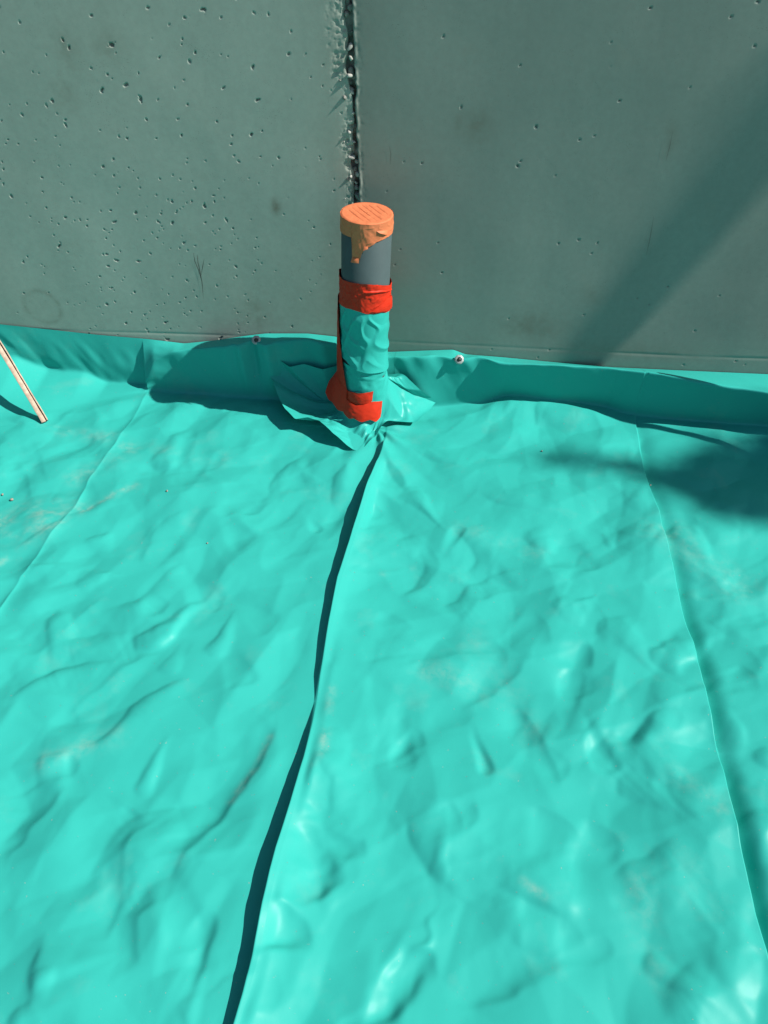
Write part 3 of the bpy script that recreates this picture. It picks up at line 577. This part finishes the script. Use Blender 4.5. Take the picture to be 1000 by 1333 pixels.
# ------------------------------------------------------------------ fixings through the upstand
def washer_nail(px, py, label):
    q = Pf-CAM; zc_ = q@fw; dd = np.hypot(500+F*(q@rt)/zc_-px, 666.5-F*(q@up)/zc_-py); dd = dd+np.where(q[..., 1] > q[..., 1].min()+9, 9, 0); j, i = np.unravel_index(np.argmin(dd), dd.shape)
    j = min(max(j, 2), Pf.shape[0]-3); nn = np.cross(Pf[j, i+3]-Pf[j, i-3], Pf[j+2, i]-Pf[j-2, i]); nn /= np.linalg.norm(nn); nn = nn if nn[1] < 0 else -nn
    nn = nn*0.5+np.array([0.05, -0.8, 0.25]); nn /= np.linalg.norm(nn); root = empty('nail_and_washer', Pf[j, i]+nn*0.0035); root.rotation_euler = Vector(nn).to_track_quat('Z', 'Y').to_euler()
    a = np.linspace(0, 2*math.pi, 48, endpoint=False); R = 0.0115; notch = 1-0.10*(np.cos(a*8) > 0.75)
    prof = [(0.0046, 0.0006), (0.0062, 0.0026), (0.0074, 0.0026), (0.0090, 0.0016), (R, 0.0012), (R, 0.0), (0.004, -0.0006)]
    Pw = np.stack([np.stack([r*(notch if r > .008 else 1)*np.cos(a), r*(notch if r > .008 else 1)*np.sin(a), np.full_like(a, z)], -1) for r, z in prof], 0)
    grid('washer', Pw, M_metal, root, closed=True, smooth=False)
    prof = [(0.0001, 0.0052), (0.0022, 0.0050), (0.0042, 0.0040), (0.0048, 0.0026), (0.0020, 0.0022), (0.0018, -0.02)]
    a = a[::2]; grid('nail', np.stack([np.stack([r*np.cos(a), r*np.sin(a), np.full_like(a, z)], -1) for r, z in prof], 0), M_nail, root, closed=True)
    tag(root, label, 'nail', 'nails with washers fixing the sheet to the wall')
washer_nail(334, 443, 'steel nail and round washer in the shaded sheet edge left of the pipe')
washer_nail(598, 468, 'steel nail and round washer in the sheet edge right of the pipe')

# ------------------------------------------------------------------ batten leaning on the wall, and an added stake
def batten(p0, p1, name, label, group=None, w=0.0085, dpt=0.007):
    p0, p1 = np.array(p0), np.array(p1); ax = p1-p0; L = np.linalg.norm(ax); ax /= L
    toc = CAM-p0; side = np.cross(ax, toc); side /= np.linalg.norm(side); nrm = np.cross(side, ax)
    root = empty(name); root.matrix_world = Matrix(((side[0], nrm[0], ax[0], p0[0]), (side[1], nrm[1], ax[1], p0[1]), (side[2], nrm[2], ax[2], p0[2]), (0, 0, 0, 1)))
    nz = 60; z = np.linspace(0, L, nz)
    def bar(nm, x0, x1, y0, y1, mat, rag=0.0006):
        prof = np.array([(x0, y0), (x1, y0), (x1, y1), (x0, y1)]); b_ = 0.0006
        pr = []
        for i in range(4):
            q = prof[i]; a = prof[i-1]; c = prof[(i+1) % 4]; pr += [q+(a-q)/np.linalg.norm(a-q)*b_, q+(c-q)/np.linalg.norm(c-q)*b_]
        pr = np.array(pr); G = np.zeros((nz, 8, 3)); G[..., :2] = pr[None]; G[..., 2] = z[:, None]
        G[..., 0] += rag*noise2(z*60, z*0+x0*900, 501)[:, None]; G[..., 1] += rag*noise2(z*40, z*0+4, 502)[:, None]
        G[0, :, 2] += rng.uniform(-.001, .002, 8)
        me = mesh_from(np.concatenate([G.reshape(-1, 3)]), grid_quads(nz, 8, True), nm)
        o = link_mesh(nm, me, mat, root, smooth=False)
        for zz_, fl in ((0, 1), (nz-1, 0)):
            cap_ = mesh_from(G[zz_], np.array([list(range(8))[::-1] if fl else list(range(8))]), 'end'); o2 = link_mesh('end_grain', cap_, mat, o, smooth=False)
        return o
    bar('face_board', -w, w*0.30, 0.0, dpt, M_wood)
    bar('groove', w*0.26, w*0.62, -0.004, dpt-0.006, M_core)
    bar('edge_strip', w*0.58, w*0.95, 0.0, dpt-0.001, M_wood)
    bar('back_board', -w*0.9, w*0.9, -0.006, -0.002, M_core)
    tag(root, label, 'batten', group); return root
batten((-1.052, 1.440, 0.012), (-1.262, 1.612, 0.369), 'wooden_batten', 'thin grooved wooden batten leaning over the sheet at the left edge')
batten((1.07, 1.36, -0.03), (0.86, 1.575, 0.51), 'stake_occluder', 'thin wooden stake added out of view at right to cast a streak of shadow', None, 0.011, 0.011)  # unseen stake, added for the thin shadow streak on the sheet

# ------------------------------------------------------------------ pebbles and crumbs lying on the sheet
def height(x, y):
    return float(sample(Hh, np.array([x]), np.array([y]))[0])
pm = [rock_mesh(40+i, M_pebble) for i in range(3)]
for i, (px, py, r, lab) in enumerate(((14, 648, .007, 'small pale pebble on dusty sheet near the left edge'), (2, 641, .005, 'tiny pale stone chip cut by the left edge of the photo'), (219, 644, .004, 'tiny grey crumb on the sheet below the long pipe shadow'),
        (270, 707, .003, 'tiny pale crumb on the sheet left of the standing fold'), (706, 585, .0035, 'tiny white crumb on the sheet below the right nail'), (846, 634, .0035, 'tiny dark crumb lying on the right crease'),
        )):
    p = on_z(px, py); o = bpy.data.objects.new('pebble', pm[i % 3]); COL.objects.link(o); o.location = (p[0], p[1], height(p[0], p[1])+r*0.5)
    r *= 0.75; o.scale = (r, r*0.8, r*0.6); o.rotation_euler = (0, 0, rng.uniform(0, 6)); tag(o, lab, 'pebble', 'small stones lying on the sheet')

# ------------------------------------------------------------------ unseen occluder, added so its limb and crown shade the wall and sheet
TO = np.array([7.0, 2.75, -0.05])
tree_occluder = empty('tree_occluder', TO); tag(tree_occluder, 'leafy occluder added out of view to the right to shade wall and sheet', 'tree_occluder')
def tube(name, pts, radii, mat, parent, n=12):
    pts = np.array(pts, float); out = []
    for i, p in enumerate(pts):
        a = pts[min(i+1, len(pts)-1)]-pts[max(i-1, 0)]; a /= np.linalg.norm(a); x = np.cross(a, [0, 1, 0.1]); x /= np.linalg.norm(x); y = np.cross(a, x)
        th = np.linspace(0, 2*math.pi, n, endpoint=False)[:, None]; out.append(p+radii[i]*(np.cos(th)*x+np.sin(th)*y))
    return grid(name, np.stack(out, 0), mat, parent, closed=True)
def far(px, py, t): return on_y(px, py, YW)+t*SUN-TO
W1 = on_y(768, 462, YW); W2 = on_y(1000, 180, YW); W3 = W2+(W2-W1)*0.7
tube('trunk', [(0, 0, 0), (0.04, 0.03, 1.3), (-0.05, -0.02, 2.6), (-0.2, -0.2, 3.5), (-0.5, -0.5, 4.1), (-0.6, -0.8, 5.2)], [.10, .085, .075, .065, .05, .02], M_bark, tree_occluder, 14)
A1 = np.array([-0.45, -0.45, 4.0])
tube('branch', [A1, np.array([5.2, 1.95, 4.1])-TO, np.array([4.3, 1.66, 3.9])-TO, W3+3.6*SUN-TO, W2+2.1*SUN-TO, W1*.5+W2*.5+1.5*SUN-TO, W1+1.15*SUN-TO, W1*1.2-W2*.2+1.0*SUN-TO], [.05, .04, .034, .026, .0185, .0165, .014, .009], M_bark, tree_occluder, 12)
leafp = []
lr = np.random.default_rng(77)
def clump(px, py, rx, ry, n, t0, t1, sp=1.0):
    c = on_z(px, py)
    for _ in range(n):
        a, b_ = lr.normal(0, 0.5, 2); leafp.append(c+np.array([a*rx, b_*ry, 0])*sp+SUN*lr.uniform(t0, t1)-TO)
clump(1015, 615, .16, .10, 480, 7.6, 9.6); clump(920, 628, .12, .055, 220, 7.8, 9.6); clump(1035, 565, .07, .12, 170, 7.6, 9.4); clump(770, 602, .16, .03, 26, 8.0, 10.0); clump(985, 655, .12, .05, 170, 7.8, 9.4)
clump(1150, 625, .22, .13, 500, 7.4, 9.4); clump(1350, 640, .3, .14, 500, 7.2, 9.4); clump(1600, 640, .4, .2, 500, 7.2, 9.6)
leafp = np.array(leafp); nl = len(leafp)
a = lr.normal(size=(nl, 3)); a /= np.linalg.norm(a, axis=1)[:, None]; b_ = np.cross(a, lr.normal(size=(nl, 3))); b_ /= np.linalg.norm(b_, axis=1)[:, None]; c_ = np.cross(a, b_)
L_ = lr.uniform(.03, .055, nl)[:, None]
V = np.stack([leafp-a*L_, leafp-b_*L_*.45+c_*L_*.1, leafp+a*L_, leafp+b_*L_*.45+c_*L_*.1], 1)
cr = link_mesh('crown', mesh_from(V.reshape(-1, 3), np.arange(nl*4).reshape(-1, 4), 'crown'), M_leaf, tree_occluder, smooth=False)
tube('branch', [A1+np.array([0, 0, -.3]), np.array([8.6, 1.5, 5.4])-TO, np.array([8.3, 1.0, 5.7])-TO, on_z(1350, 640)+8.4*SUN-TO, on_z(1150, 622)+8.5*SUN-TO, on_z(1010, 615)+8.5*SUN-TO], [.035, .03, .024, .018, .012, .004], M_bark, tree_occluder, 8)
